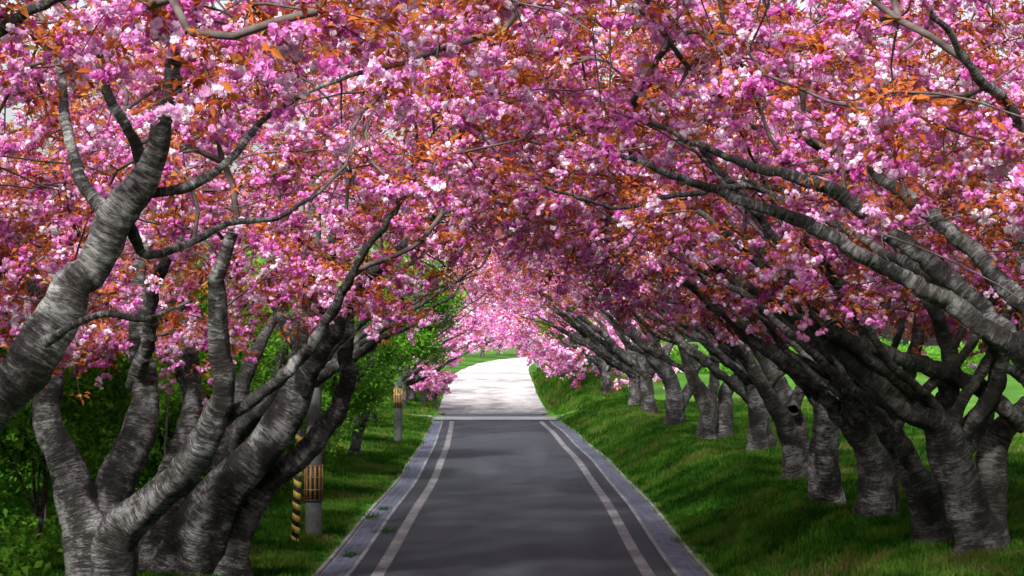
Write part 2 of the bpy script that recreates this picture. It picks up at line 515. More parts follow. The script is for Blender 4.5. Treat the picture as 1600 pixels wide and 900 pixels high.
def leaf_quads(r, root, direc, length, width, tone, V, Q, T, droop=.5):
    """a pointed leaf, folded along its midrib, two quads"""
    direc = direc / np.linalg.norm(direc)
    sd = np.cross(direc, (0, 0, 1.0)); sd /= np.linalg.norm(sd) + 1e-6
    up = np.cross(sd, direc)
    roll = r.normal(0, .5)
    sd2 = sd * math.cos(roll) + up * math.sin(roll); up2 = np.cross(sd2, direc)
    m1 = root + direc * length * .45 + up2 * width * .1
    tip = root + direc * length + np.array((0, 0, -droop * length * .35))
    l1 = m1 + sd2 * width * .5 + up2 * width * .28
    r1 = m1 - sd2 * width * .5 + up2 * width * .28
    b = len(V)
    V += [root, l1, m1, r1, tip]
    T += [np.clip(tone + r.normal(0, .06), 0, 1) for _ in range(5)]
    Q += [(b, b + 2, b + 1, b + 1), (b + 2, b + 4, b + 1, b + 1), (b, b + 3, b + 2, b + 2), (b + 2, b + 3, b + 4, b + 4)]

def proto(name, V, Q, T, mats, mi=None):
    Q = np.array(Q)
    tri = Q[:, 2] == Q[:, 3]
    quads, tris = Q[~tri], Q[tri][:, :3]
    mi_all = None
    if mi is not None:
        mi = np.array(mi); mi_all = np.concatenate([mi[~tri], mi[tri]])
    me = mesh_quads(name, V, quads, mats, {'tone': ('FLOAT', T)}, smooth=False, mat_idx=mi_all, tris=tris)
    return bpy.data.objects.new(name, me)

def blossom_proto(seed, pale, nf, leaves):
    r = np.random.default_rng(seed)
    V, Q, T, MI = [], [], [], []
    for k in range(nf):
        a = k * 2.4 + r.uniform(-.4, .4)
        rr = .03 + .07 * math.sqrt(k / nf)
        c = np.array((math.cos(a) * rr, math.sin(a) * rr, -.05 - .05 * r.uniform() + .3 * rr * r.normal(0, .6)))
        sdv = np.array((-math.sin(a), math.cos(a), 0)) * .003
        b0_ = len(V)
        V += [np.zeros(3) - sdv, np.zeros(3) + sdv, c + sdv, c - sdv]; T += [.15] * 4
        Q.append((b0_, b0_ + 1, b0_ + 2, b0_ + 3))
        petal_quads(r, c, r.uniform(.033, .044), 15, np.clip(pale + r.normal(0, .16), .02, 1), V, Q, T)
    MI += [0] * len(Q)
    for k in range(leaves):
        a = r.uniform(0, 6.28)
        leaf_quads(r, np.zeros(3), np.array((math.cos(a), math.sin(a), r.uniform(-.2, .5))), r.uniform(.08, .13), r.uniform(.035, .055), r.uniform(.1, .7), V, Q, T)
    MI += [1] * (len(Q) - len(MI))
    return proto('blossom_cluster', V, Q, T, [M['petal'], M['leaf']], MI)

def spray_proto(name, seed, mat, n, lmin, lmax, ratio, spread=.05, upw=.35):
    r = np.random.default_rng(seed)
    V, Q, T = [], [], []
    for k in range(n):
        a = r.uniform(0, 6.28)
        root = r.normal(0, spread, 3)
        L = r.uniform(lmin, lmax)
        leaf_quads(r, root, np.array((math.cos(a), math.sin(a), r.normal(upw * .3, upw))), L, L * ratio * r.uniform(.8, 1.2), r.uniform(.05, .95), V, Q, T)
    return proto(name, V, Q, T, [mat])

BLOSSOM = [blossom_proto(10 + k, p, nf, lv) for k, (p, nf, lv) in enumerate([(.28, 6, 2), (.36, 7, 1), (.42, 5, 3), (.50, 7, 2), (.33, 4, 2), (.62, 6, 1), (.24, 5, 2), (.80, 5, 1)])]
BRONZE = [spray_proto('leaf_spray', 40 + k, M['leaf'], n, .07, .125, .38) for k, n in enumerate([8, 10, 7, 9])]
GREEN = [spray_proto('green_spray', 60 + k, M['green'], 11, .07, .12, .5, .10, .5) for k in range(4)]
LIME = [spray_proto('lime_spray', 70 + k, M['lime'], 11, .08, .13, .5, .10, .5) for k in range(3)]

def grass_proto(seed, n, hmin, hmax, spread):
    r = np.random.default_rng(seed)
    V, Q, T = [], [], []
    for k in range(n):
        root = np.array((*r.normal(0, spread, 2), -.01))
        a = r.uniform(0, 6.28); h = r.uniform(hmin, hmax); lean = r.uniform(.1, .8) * h
        w = r.uniform(.004, .008)
        sd = np.array((-math.sin(a), math.cos(a), 0)) * w
        dr = np.array((math.cos(a), math.sin(a), 0))
        mid = root + dr * lean * .35 + np.array((0, 0, h * .6)); tip = root + dr * lean + np.array((0, 0, h))
        t = r.uniform(.1, .8)
        b = len(V)
        V += [root - sd, root + sd, mid + sd * .8, mid - sd * .8, tip]
        T += [t] * 5
        Q += [(b, b + 1, b + 2, b + 3), (b + 3, b + 2, b + 4, b + 4)]
    return proto('grass_tuft', V, Q, T, [M['grassblade']])
GRASS = [grass_proto(80 + k, 26, .05, .12, .07) for k in range(4)]

def scatter_tree(name, protos):
    g = bpy.data.node_groups.new(name, 'GeometryNodeTree')
    g.interface.new_socket('Geometry', in_out='INPUT', socket_type='NodeSocketGeometry')
    g.interface.new_socket('Geometry', in_out='OUTPUT', socket_type='NodeSocketGeometry')
    gi, go = g.nodes.new('NodeGroupInput'), g.nodes.new('NodeGroupOutput')
    m2p = g.nodes.new('GeometryNodeMeshToPoints')
    ip = g.nodes.new('GeometryNodeInstanceOnPoints')
    jn = g.nodes.new('GeometryNodeJoinGeometry')
    for p in protos:
        oi = g.nodes.new('GeometryNodeObjectInfo')
        oi.inputs['Object'].default_value = p
        oi.inputs['As Instance'].default_value = True
        g.links.new(oi.outputs['Geometry'], jn.inputs[0])
    def attr(nm, typ):
        a = g.nodes.new('GeometryNodeInputNamedAttribute')
        a.data_type = typ
        a.inputs['Name'].default_value = nm
        return a.outputs[0]
    g.links.new(gi.outputs[0], m2p.inputs['Mesh'])
    g.links.new(m2p.outputs[0], ip.inputs['Points'])
    g.links.new(jn.outputs[0], ip.inputs['Instance'])
    ip.inputs['Pick Instance'].default_value = True
    g.links.new(attr('pick', 'INT'), ip.inputs['Instance Index'])
    e2r = g.nodes.new('FunctionNodeEulerToRotation')
    g.links.new(attr('turn', 'FLOAT_VECTOR'), e2r.inputs[0])
    g.links.new(e2r.outputs[0], ip.inputs['Rotation'])
    g.links.new(attr('size', 'FLOAT'), ip.inputs['Scale'])
    g.links.new(ip.outputs[0], go.inputs[0])
    return g
SCAT = {k: (scatter_tree(k + '_scatter', p), len(p)) for k, p in (('blossom', BLOSSOM), ('bronze', BRONZE), ('green', GREEN), ('lime', LIME), ('grass', GRASS))}

def scatter(name, kind, pts, turn, size, parent=None, base=(0, 0, 0), **props):
    g, n = SCAT[kind]
    me = bpy.data.meshes.new(name)
    pts = np.asarray(pts, np.float32) - np.asarray(base, np.float32)
    me.vertices.add(len(pts))
    me.vertices.foreach_set('co', pts.astype(np.float32).ravel())
    a = me.attributes.new('pick', 'INT', 'POINT'); a.data.foreach_set('value', RNG.integers(0, n, len(pts)).astype(np.int32))
    a = me.attributes.new('turn', 'FLOAT_VECTOR', 'POINT'); a.data.foreach_set('vector', np.asarray(turn, np.float32).ravel())
    a = me.attributes.new('size', 'FLOAT', 'POINT'); a.data.foreach_set('value', np.asarray(size, np.float32).ravel())
    o = bpy.data.objects.new(name, me)
    link(o, parent, **dict(dict(kind='stuff'), **props))
    md = o.modifiers.new('scatter', 'NODES')
    md.node_group = g
    return o

# ------------------------------------------------------------------ trees
def grow(r, limb_pts, limb_dir, attractors, tip_r, bend=.45):
    """joins every attractor to the nearest branch with a curved path; returns the paths with radii"""
    pos = [p for p in limb_pts]; dirs = [d for d in limb_dir]; par = [-1] * len(pos); nl = len(pos)
    A = np.asarray(attractors)
    LP = np.asarray(limb_pts)
    d0 = np.min(np.linalg.norm(A[:, None] - LP[None], axis=2), axis=1)
    paths = []
    cap = nl + len(A) * 14
    PA = np.zeros((cap, 3)); DA = np.zeros((cap, 3)); PA[:nl] = pos; DA[:nl] = dirs
    parent = -np.ones(cap, int); n = nl
    for i in np.argsort(d0):
        a = A[i]
        v = a - PA[:n]; L = np.linalg.norm(v, axis=1) + 1e-6
        cosang = np.sum(v * DA[:n], axis=1) / L
        cost = L * (1 + .55 * (1 - cosang))
        j = int(np.argmin(cost))
        p0, t0, Ld = PA[j], DA[j], L[j]
        if Ld < .05:
            continue
        dv = v[j] / Ld
        t0 = t0 * .7 + dv * .5; t0 /= np.linalg.norm(t0)
        t1 = dv + np.array((0, 0, -.12)) + r.normal(0, .18, 3)
        k = int(np.clip(Ld / .30, 3, 12))
        t = np.linspace(0, 1, k + 1)[:, None]
        pth = (2*t**3 - 3*t**2 + 1) * p0 + (t**3 - 2*t**2 + t) * Ld * t0 * (1 + bend) + (-2*t**3 + 3*t**2) * a + (t**3 - t**2) * Ld * t1
        pth[1:-1] += r.normal(0, .022 * min(Ld, 2), (k - 1, 3))
        ids = [j]
        for q in range(1, k + 1):
            PA[n] = pth[q]; dd = pth[q] - pth[q-1]; DA[n] = dd / (np.linalg.norm(dd) + 1e-9)
            parent[n] = ids[-1]; ids.append(n); n += 1
        paths.append(ids)
    # pipe-model radii
    w = np.zeros(n)
    for ids in paths:
        w[ids[-1]] += 1
    for q in range(n - 1, nl - 1, -1):
        if parent[q] >= nl:
            w[parent[q]] += w[q]
    rad = tip_r * np.maximum(w, 1) ** .42
    return PA, paths, rad, nl

def resample_limbs(limbs, step=.35):
    pts, dirs = [], []
    for p, rr in limbs:
        tn = np.gradient(p, axis=0); tn /= np.linalg.norm(tn, axis=1)[:, None] + 1e-9
        L = np.concatenate([[0], np.cumsum(np.linalg.norm(np.diff(p, axis=0), axis=1))])
        for t in np.arange(L[-1] * .38, L[-1], step):
            i = min(np.searchsorted(L, t), len(p) - 1)
            pts.append(p[i]); dirs.append(tn[i])
        pts.append(p[-1]); dirs.append(tn[-1])
    return np.array(pts), np.array(dirs)

FEET = []
def cherry(seed, base, stems, attractors, label, group=None, name='cherry_tree', bark='bark', twigs=5, per=6, cl_scale=1.0, tip=.009,
           leaf_ratio=.85, singles=0, sides=14, kinds=('blossom', 'bronze'), tw_len=(.35, .8), category='tree', lump=.16, flare=1.0, single_y=900, bare=0.0):
    """stems: list of (points, radii); the first is the trunk, the rest are limbs that share its foot"""
    r = np.random.default_rng(seed)
    base = np.asarray(base, float)
    root = empty(name, base, label, category, group)
    FEET.append((base[0], base[1], stems[0][1][0]))
    limbs = []
    trunk_obj = None
    for k, (pts, rad) in enumerate(stems):
        p, rr = spline(pts, rad, max(.06, min(.22, np.mean(rad) * .6)))
        if len(p) > 6:      # gnarly wander
            wob = np.cumsum(r.normal(0, .017, (len(p), 3)), axis=0); wob -= np.linspace(0, 1, len(p))[:, None] * wob[-1]
            p = p + wob * min(1.0, np.mean(rad) * 8)
        h = p[:, 2] - base[2]
        grounded = pts[0][2] < base[2] + .2
        if grounded:
            rr = rr * (1 + flare * .28 * np.exp(-np.clip(h, 0, 9) / .22))
        limbs.append((p, rr))
        tb = Tubes()
        tb.add(p, rr, sides if np.mean(rad) > .07 else max(6, sides // 2), lump, seed * 31 + k)
        me = tb.mesh('trunk' if k == 0 else 'limb', M[bark], base)
        o = bpy.data.objects.new('trunk' if k == 0 else 'limb', me)
        link(o, root if k == 0 else trunk_obj)
        if k == 0:
            trunk_obj = o
    lp, ld = resample_limbs(limbs)
    PA, paths, rad, nl = grow(r, lp, ld, attractors, tip)
    tb = Tubes()
    cpos, cdir = [], []
    for ids in paths:
        pts = PA[ids]
        rr = np.array([rad[i] if i >= nl else rad[ids[1]] for i in ids])
        sd = 6 if rr[0] > .025 else 4
        tb.add(pts, rr, sd, 0, seed)
        end, dv = pts[-1], pts[-1] - pts[-2]
        dv = dv / (np.linalg.norm(dv) + 1e-9)
        for t in range(twigs):
            st = pts[-1] if t < 2 else pts[r.integers(len(pts) // 2, len(pts))]
            d = dv * .5 + rand_dir(r) * np.array((1, 1, .65)); d /= np.linalg.norm(d)
            L = r.uniform(*tw_len)
            tt = np.array([0, .33, .67, 1.0])[:, None]
            tw = st + d * L * tt + np.array((0, 0, -.22 * L)) * tt ** 2 + r.normal(0, .02, (4, 3)) * tt
            tb.add(tw, np.array([.8, .65, .5, .35]) * tip * .85, 3, 0, seed)
            for c in range(per):
                s = (c + r.uniform(.2, 1)) / per
                q = np.array([np.interp(s, tt[:, 0], tw[:, k]) for k in range(3)])
                cpos.append(q + r.normal(0, .03, 3)); cdir.append(d)
    for ids in (paths if bare else []):      # long bare shoots between the flowers
        if r.uniform() > bare:
            continue
        st = PA[ids[len(ids) // 2]]
        d = rand_dir(r) * np.array((1, 1, .5)); d /= np.linalg.norm(d)
        L = r.uniform(.9, 2.0); tt = np.linspace(0, 1, 6)[:, None]
        up = r.uniform(-.45, .15)
        tb.add(st + d * L * tt + np.array((0, 0, up * L)) * tt ** 2 + r.normal(0, .04, (6, 3)) * tt, np.linspace(1.3, .55, 6) * tip, 4, 0, seed)
    crown = bpy.data.objects.new('crown', tb.mesh('crown', M['twig'], base))
    link(crown, root)
    cpos = np.array(cpos); n = len(cpos)
    turn = np.stack([r.normal(0, .55, n), r.normal(0, .55, n), r.uniform(0, 6.28, n)], -1)
    size = r.uniform(.62, 1.12, n) * cl_scale
    isl = r.uniform(size=n) < leaf_ratio * .62
    bl = np.where(~isl)[0]
    if kinds[0] and singles:
        q = cpos[bl]
        dep = np.maximum(q[:, 1], .1)
        px, py = 800 + FPX * q[:, 0] / dep, HORIZON - FPX * (q[:, 2] - CAM_Z) / dep
        ok = (px > -20) & (px < 1620) & (py > -20) & (py < single_y)
        order = np.argsort(np.where(ok, dep / size[bl], 1e9))[:min(singles, int(ok.sum()))]
        for i in bl[order]:
            src = BLOSSOM[r.integers(0, len(BLOSSOM))]
            o = bpy.data.objects.new('blossom_cluster', src.data)
            o.location = cpos[i] - base
            o.rotation_euler = turn[i]
            o.scale = (size[i],) * 3
            link(o, crown)
        bl = np.delete(bl, order)
    if kinds[0] and len(bl):
        scatter('blossom', kinds[0], cpos[bl], turn[bl], size[bl], crown, base)
    lf = np.where(isl)[0]
    if kinds[1] and len(lf):
        scatter('foliage', kinds[1], cpos[lf], turn[lf] * np.array((1, 1, 1)), size[lf] * 1.1, crown, base)
    return root

def limb_px(base, pix, D0, d1=None, foot=True):
    """limb path from photograph pixels; depth runs from D0 to d1; radii in pixels at that depth"""
    d1 = D0 if d1 is None else d1
    pts, rad = [], []
    for k, (x, y, w) in enumerate(pix):
        D = D0 + (d1 - D0) * k / max(1, len(pix) - 1)
        pts.append(P(x, y, D)); rad.append(w * D / FPX)
    if foot:
        pts[0] = np.array((pts[0][0], pts[0][1], base[2] - .4))
    return np.array(pts), np.array(rad)

def bottom_default(X, D):
    u = np.abs(X - road_x(D))
    return road_z(D) + np.interp(u, [0, 1.2, 2.6, 4.5, 8], [6.0, 5.4, 4.5, 4.1, 4.2])

def crown_points(r, n, X0, D0, xin, xout, dd, thick, bottom=bottom_default, power=1.0):
    """attractors of a crown that leans over the road: X from xout (behind the trunk) to xin"""
    out = []
    while len(out) < n:
        X = r.uniform(min(xin, xout), max(xin, xout))
        D = D0 + r.uniform(-dd, dd)
        edge = ((X - (xin + xout) / 2) / (abs(xin - xout) / 2)) ** 2 * .8 + ((D - D0) / dd) ** 2 * .35
        t = thick * math.sqrt(max(.12, 1.12 - edge))
        z = float(bottom(X, D)) + t * r.uniform(0, 1) ** power + r.normal(0, .15)
        out.append((X, D, z))
    return np.array(out)

def fan_stems(r, X0, D0, s, trunk_h, trunk_r, n_in, n_out, reach=4.5, top=6.5):
    """trunk with limbs that fan towards the road (direction -s) and a few behind"""
    g = float(ground_z(X0, D0))
    fork = np.array((X0 - s * .15 + r.normal(0, .1), D0 + r.normal(0, .15), g + trunk_h))
    foot = np.array((X0, D0, g - .15))
    mid = (foot + fork) / 2 + r.normal(0, .06, 3)
    hi = fork + np.array((-s * .5, r.normal(0, .3), 1.6))
    stems = [(np.array([foot, mid, fork, hi, hi + np.array((-s * 1.0, r.normal(0, .6), 1.8))]), np.array([trunk_r * 1.05, trunk_r, trunk_r * .85, trunk_r * .45, trunk_r * .22]))]
    for k in range(n_in + n_out):
        inn = k < n_in
        sg = -s if inn else s
        a = r.uniform(-.9, .9)
        L = reach * r.uniform(.75, 1.1) if inn else reach * r.uniform(.45, .75)
        end = fork + np.array((sg * L * math.cos(a), L * math.sin(a), r.uniform(.55, 1.0) * (top - trunk_h) * (.8 if inn else .9)))
        p1 = fork * .75 + foot * .25 + np.array((sg * .05, 0, 0)) + r.normal(0, .03, 3)
        p2 = fork + (end - fork) * .30 + np.array((0, 0, -.1 + r.normal(0, .12)))
        p3 = fork + (end - fork) * .65 + np.array((0, 0, .12 + r.normal(0, .15)))
        q = trunk_r * r.uniform(.42, .6)
        stems.append((np.array([p1 - np.array((0, 0, .3)), p1, p2, p3, end]), np.array([q * .9, q * 1.05, q * .8, q * .5, q * .14])))
    return g, stems

mid_bottom = lambda X, D: road_z(D) + np.interp(np.abs(X - road_x(D)), [0, 1.2, 2.6, 4.5, 8], [6.3, 5.9, 5.4, 5.2, 5.2])
# --- the tree with the big pale leaning limb, rooted left of the picture
rr = np.random.default_rng(1)
b0 = np.array((-6.6, 14.6, float(ground_z(-6.6, 14.6))))
def L0(pix, d0, d1, foot=False):
    return limb_px(b0, pix, d0, d1, foot)
tr, trr = L0([(-60, 700, 40), (0, 625, 38), (70, 530, 35), (140, 430, 31), (190, 350, 27), (222, 295, 22), (245, 245, 18), (262, 190, 15), (275, 130, 13), (300, 60, 10), (350, -10, 5), (420, -60, 2)], 14.8, 14.3)
tr = np.concatenate([[b0 + (0, 0, -.15), b0 + (.15, 0, .8), b0 + (.7, .1, 1.7)], tr]); trr = np.concatenate([[.30, .27, .25], trr])
stems = [(tr, trr),
         L0([(185, 370, 14), (160, 330, 12), (130, 290, 10), (115, 240, 9), (105, 190, 8), (100, 130, 6), (80, 60, 4)], 14.9, 15.6),
         L0([(225, 300, 9), (270, 295, 8), (330, 270, 7), (370, 235, 6), (410, 190, 5), (470, 150, 4), (560, 115, 3)], 14.7, 15.2),
         L0([(200, 350, 10), (230, 400, 7), (300, 385, 6), (360, 355, 5), (420, 345, 4), (500, 300, 3)], 14.8, 16.5),
         L0([(215, 305, 13), (215, 250, 10), (195, 200, 8.5), (165, 140, 7), (150, 80, 5.5), (110, 20, 4), (60, -30, 2)], 14.7, 14.0),
         L0([(70, 535, 9), (110, 510, 6), (160, 490, 5), (220, 500, 4), (300, 470, 2.5)], 14.5, 14.0),
         (np.array([b0 + (.1, 0, .6), b0 + (-.3, .1, 2.0), b0 + (-.6, -.6, 3.6), b0 + (-.2, -1.2, 5.2), b0 + (.9, -1.8, 6.3)]), np.array([.2, .16, .10, .06, .02])),
         (np.array([b0 + (.5, 0, 1.5), b0 + (1.0, -.8, 3.2), b0 + (1.9, -1.6, 4.8), b0 + (3.2, -1.8, 5.6), b0 + (4.8, -2.0, 6.0)]), np.array([.11, .085, .06, .04, .015]))]
def bot_l0(X, D):
    return np.interp(X, [-8, -4.4, -3.2, -1.5, 0, 2], [3.9, 4.0, 4.7, 5.8, 6.4, 6.6])
att = crown_points(rr, 210, -6.6, 14.6, .8, -11.0, 3.6, 4.6, bot_l0)
_d = np.maximum(att[:, 1], 1)
_x, _y = 800 + FPX * att[:, 0] / _d, HORIZON - FPX * (att[:, 2] - CAM_Z) / _d
_near = np.zeros(len(att), bool)
for _p in np.array([(40, 580), (70, 530), (105, 480), (140, 430), (165, 390), (190, 350), (222, 295), (245, 245)]):
    _near |= np.hypot(_x - _p[0], _y - _p[1]) < 110
att = att[~(_near & (att[:, 1] < 15.4))]
cherry(1, b0, stems, att, 'cherry tree with one thick pale limb leaning in from the wooded verge, forking among blossom', bark='bark_pale', singles=300, twigs=5, per=6, sides=22, leaf_ratio=.8, bare=.8)

# --- its opposite number on the right, mostly out of the picture
rr = np.random.default_rng(2)
g, stems = fan_stems(rr, 6.9, 17.5, 1, 1.9, .26, 5, 3, 6.0, 7.2)
def bot_r0(X, D):
    return np.interp(X, [-1, 0, 1.5, 3.2, 4.4, 8], [6.6, 6.4, 6.0, 5.4, 4.9, 4.6])
att = crown_points(rr, 200, 6.9, 17.5, -.6, 11.0, 3.6, 4.6, bot_r0)
cherry(2, (6.9, 17.5, g), stems, att, 'cherry tree whose crown hangs lowest over the bank, next to the leaning dark trunks', singles=300, bare=.8)

# --- left: two old many-stemmed trees, stems traced
D = 25.0
b = P(140, 905, D); b[2] = float(ground_z(b[0], D))
f = lambda pix, d0=D, d1=None, foot=True: limb_px(b, pix, d0, d1, foot)
stems = [f([(140, 960, 46), (135, 870, 40), (120, 790, 34), (95, 710, 26), (78, 640, 22), (88, 560, 18), (70, 480, 13), (40, 400, 8)]),
         f([(155, 960, 44), (160, 860, 36), (172, 760, 32), (198, 680, 28), (212, 610, 20), (205, 530, 16), (215, 440, 12), (240, 350, 7)], D, D + 1),
         f([(165, 960, 40), (178, 850, 34), (225, 790, 27), (290, 735, 25), (335, 675, 22), (356, 610, 18), (352, 520, 15), (345, 440, 12), (370, 340, 8)], D, D - 2),
         f([(345, 660, 12), (385, 628, 10), (440, 585, 9), (485, 535, 9), (520, 470, 8), (560, 400, 6), (620, 330, 4)], D - .9, D - 2.5, False),
         f([(90, 560, 10), (20, 500, 8), (-60, 430, 6)], D, D + 1, False),
         f([(210, 600, 13), (235, 530, 11), (250, 440, 9), (300, 340, 6)], D + .6, D - 1, False)]
rr = np.random.default_rng(3)
att = crown_points(rr, 230, -6, D, .5, -11.5, 3.8, 5.6, lambda X, D: np.interp(X, [-9, -5, -3.4, -2, -.8, .6], [3.9, 3.6, 4.5, 4.4, 5.3, 6.1]))
cherry(3, b, stems, att, 'old cherry tree with three thick stems spreading from one foot in the shaded verge', singles=300, sides=24, lump=.22, bare=.7)

D = 29.0
b = P(300, 900, D); b[2] = float(ground_z(b[0], D))
stems = [f([(285, 930, 50), (300, 860, 44), (345, 765, 33), (400, 705, 30), (448, 635, 27), (476, 560, 24), (488, 490, 20), (500, 420, 14), (540, 340, 8)], D, D - 1),
         f([(235, 930, 40), (240, 840, 34), (262, 760, 26), (290, 690, 20), (300, 600, 15), (290, 500, 11), (280, 400, 8)], D, D + 2),
         f([(345, 930, 30), (375, 830, 22), (410, 765, 20), (455, 725, 17), (500, 680, 16), (524, 630, 13), (535, 560, 12), (548, 490, 10), (590, 400, 6)], D, D - .5),
         f([(455, 625, 16), (490, 580, 14), (525, 525, 13), (548, 470, 11), (600, 400, 8), (680, 340, 5)], D - .5, D - 2, False),
         f([(478, 560, 13), (450, 500, 12), (430, 440, 9), (440, 350, 6)], D - .6, D + 1, False)]
rr = np.random.default_rng(4)
att = crown_points(rr, 220, -5, D, .6, -10.5, 3.6, 5.6, lambda X, D: np.interp(X, [-9, -5, -3.2, -1.9, -.8, .6], [4.0, 4.0, 4.6, 4.5, 5.4, 6.1]))
cherry(4, b, stems, att, 'cherry tree with a banded limb sweeping up behind the yellow and black guy guard', singles=300, sides=24, lump=.22, bare=.7)

# --- right row, near trees traced from their stems
def right_tree(seed, D, bx, by, pixs, label, n=150, group=None, singles=0, **kw):
    b = P(bx, by, D); b[2] = float(ground_z(b[0], D))
    st = []
    for pix, d1, foot in pixs:
        st.append(limb_px(b, pix, D if foot else D - .2, d1, foot))
    r = np.random.default_rng(seed)
    tp, trd = st[0]
    for k in range(7):          # more limbs slanting in over the road
        i = 3 + k % 3
        p0, q = tp[i], min(.09, trd[i] * r.uniform(.3, .5))
        end = np.array((r.uniform(.4, 3.2), D + r.uniform(-3.5, 3), r.uniform(5.4, 8.0)))
        if k > 4:
            end = np.array((b[0] + r.uniform(.5, 3), D + r.uniform(-2, 2), r.uniform(6, 8)))
        v = end - p0
        st.append((np.array([tp[i-1], p0, p0 + v * .3 + np.array((0, 0, -.15)), p0 + v * .65 + np.array((0, 0, .15)), end]), np.array([q, q, q * .8, q * .55, q * .15])))
    att = crown_points(r, n + 50, b[0], D, -.6, 11.0, 3.8, 5.4, kw.pop('bottom', mid_bottom if D > 38 else bottom_default))
    return cherry(seed, b, st, att, label, group, singles=singles, bark=kw.pop('bark', 'bark_dark'), sides=18, bare=.7, **kw)

low_r = lambda X, D: np.interp(X, [-1, 0, 1.2, 2.6, 4.5, 8], [6.2, 6.0, 5.2, 4.5, 4.4, 4.6])
right_tree(11, 24.8, 1535, 885, [
    ([(1540, 900, 38), (1530, 820, 34), (1512, 740, 33), (1490, 690, 30), (1470, 650, 25), (1425, 640, 19), (1375, 600, 15), (1310, 545, 12), (1230, 490, 9), (1150, 430, 6)], 23.5, True),
    ([(1550, 900, 32), (1548, 800, 28), (1560, 710, 22), (1600, 650, 17), (1680, 600, 12), (1760, 520, 8)], 25.5, True),
    ([(1480, 670, 18), (1488, 600, 15), (1470, 510, 12), (1430, 420, 9), (1360, 330, 6)], 24, False),
    ([(1600, 660, 14), (1510, 590, 14), (1420, 560, 13), (1340, 525, 11), (1270, 470, 9), (1190, 400, 7), (1090, 330, 4)], 22.5, False),
    ([(1500, 690, 16), (1570, 560, 13), (1500, 460, 10), (1400, 380, 8), (1290, 320, 7), (1200, 300, 6), (1060, 310, 4), (940, 325, 3), (850, 290, 2.4)], 21.0, False)],
    'dark cherry trunk with a swollen knuckle where low limbs reach out towards the road', 170, singles=300, bottom=low_r)
right_tree(12, 26.2, 1455, 862, [
    ([(1465, 880, 32), (1452, 800, 27), (1432, 745, 22), (1400, 690, 18), (1368, 640, 16), (1335, 590, 14), (1270, 535, 11), (1190, 475, 9), (1110, 410, 6)], 25, True),
    ([(1470, 880, 28), (1462, 800, 22), (1480, 740, 17), (1520, 690, 13), (1560, 600, 10), (1590, 480, 7)], 27, True),
    ([(1400, 690, 13), (1370, 620, 11), (1360, 540, 10), (1320, 450, 8), (1240, 360, 6)], 25, False)],
    'cherry tree with a slim trunk bent sharply towards the road beside the knuckled trunk', 150, singles=300, bottom=low_r)
right_tree(13, 29.3, 1365, 826, [
    ([(1365, 840, 33), (1364, 780, 29), (1360, 725, 27), (1335, 670, 17), (1312, 610, 14), (1285, 550, 12), (1230, 480, 9), (1150, 400, 6)], 28, True),
    ([(1372, 840, 28), (1372, 780, 25), (1378, 710, 17), (1392, 640, 14), (1420, 560, 11), (1440, 450, 8)], 30, True),
    ([(1350, 700, 14), (1290, 620, 12), (1240, 570, 10), (1160, 520, 8), (1090, 460, 6)], 27.5, False)],
    'cherry tree with a broad squat trunk forking low into two dark stems', 150, singles=300)
right_tree(14, 34.0, 1300, 788, [
    ([(1302, 800, 27), (1296, 740, 23), (1292, 680, 20), (1288, 620, 19), (1270, 560, 13), (1215, 500, 10), (1140, 430, 7)], 33, True),
    ([(1290, 640, 13), (1310, 570, 11), (1330, 480, 9), (1320, 400, 6)], 35, False),
    ([(1290, 650, 12), (1240, 580, 11), (1190, 540, 9), (1100, 480, 6)], 32, False)],
    'cherry tree with one straight pale grey trunk standing among darker forked ones', 140, singles=300, bark='bark_pale')
right_tree(15, 40.0, 1245, 750, [
    ([(1250, 760, 22), (1243, 710, 18), (1225, 660, 14), (1200, 615, 12), (1180, 580, 11), (1140, 530, 8), (1080, 470, 6)], 39, True),
    ([(1255, 760, 20), (1252, 700, 16), (1240, 640, 13), (1215, 590, 11), (1180, 540, 9), (1130, 470, 6)], 41, True),
    ([(1240, 640, 10), (1262, 580, 9), (1280, 500, 7)], 41, False)],
    'cherry tree with twin stems leaning side by side towards the road', 140, singles=200)
right_tree(16, 52.8, 1190, 698, [
    ([(1190, 706, 19), (1189, 670, 17), (1188, 640, 16), (1165, 590, 9), (1130, 540, 8), (1080, 480, 6)], 52, True),
    ([(1190, 650, 10), (1200, 600, 9), (1215, 540, 7), (1210, 470, 5)], 53, False),
    ([(1185, 640, 8), (1140, 600, 7), (1080, 550, 6), (1010, 490, 4)], 51, False)],
    'cherry tree with a short upright trunk standing alone on the bright open grass', 130)
right_tree(17, 58.0, 1110, 686, [
    ([(1105, 694, 17), (1108, 660, 16), (1105, 630, 14), (1085, 590, 9), (1068, 545, 8), (1040, 480, 6), (1000, 420, 4)], 57, True),
    ([(1130, 694, 15), (1130, 655, 13), (1135, 610, 10), (1160, 580, 8), (1180, 520, 6)], 59, True),
    ([(1112, 640, 9), (1118, 590, 8), (1110, 530, 7), (1090, 460, 5)], 58, False)],
    'cherry tree of two trunks grown close together, sky showing between its forks', 130)
right_tree(18, 65.0, 1055, 670, [
    ([(1055, 678, 16), (1053, 640, 14), (1045, 600, 11), (1012, 555, 8), (965, 490, 7), (915, 440, 5)], 64, True),
    ([(1060, 640, 9), (1078, 600, 8), (1085, 540, 6)], 66, False),
    ([(1045, 605, 8), (1030, 550, 7), (990, 480, 6), (930, 410, 4)], 66, False)],
    'cherry tree with several dark parallel limbs slanting in over the gutter strip', 120)

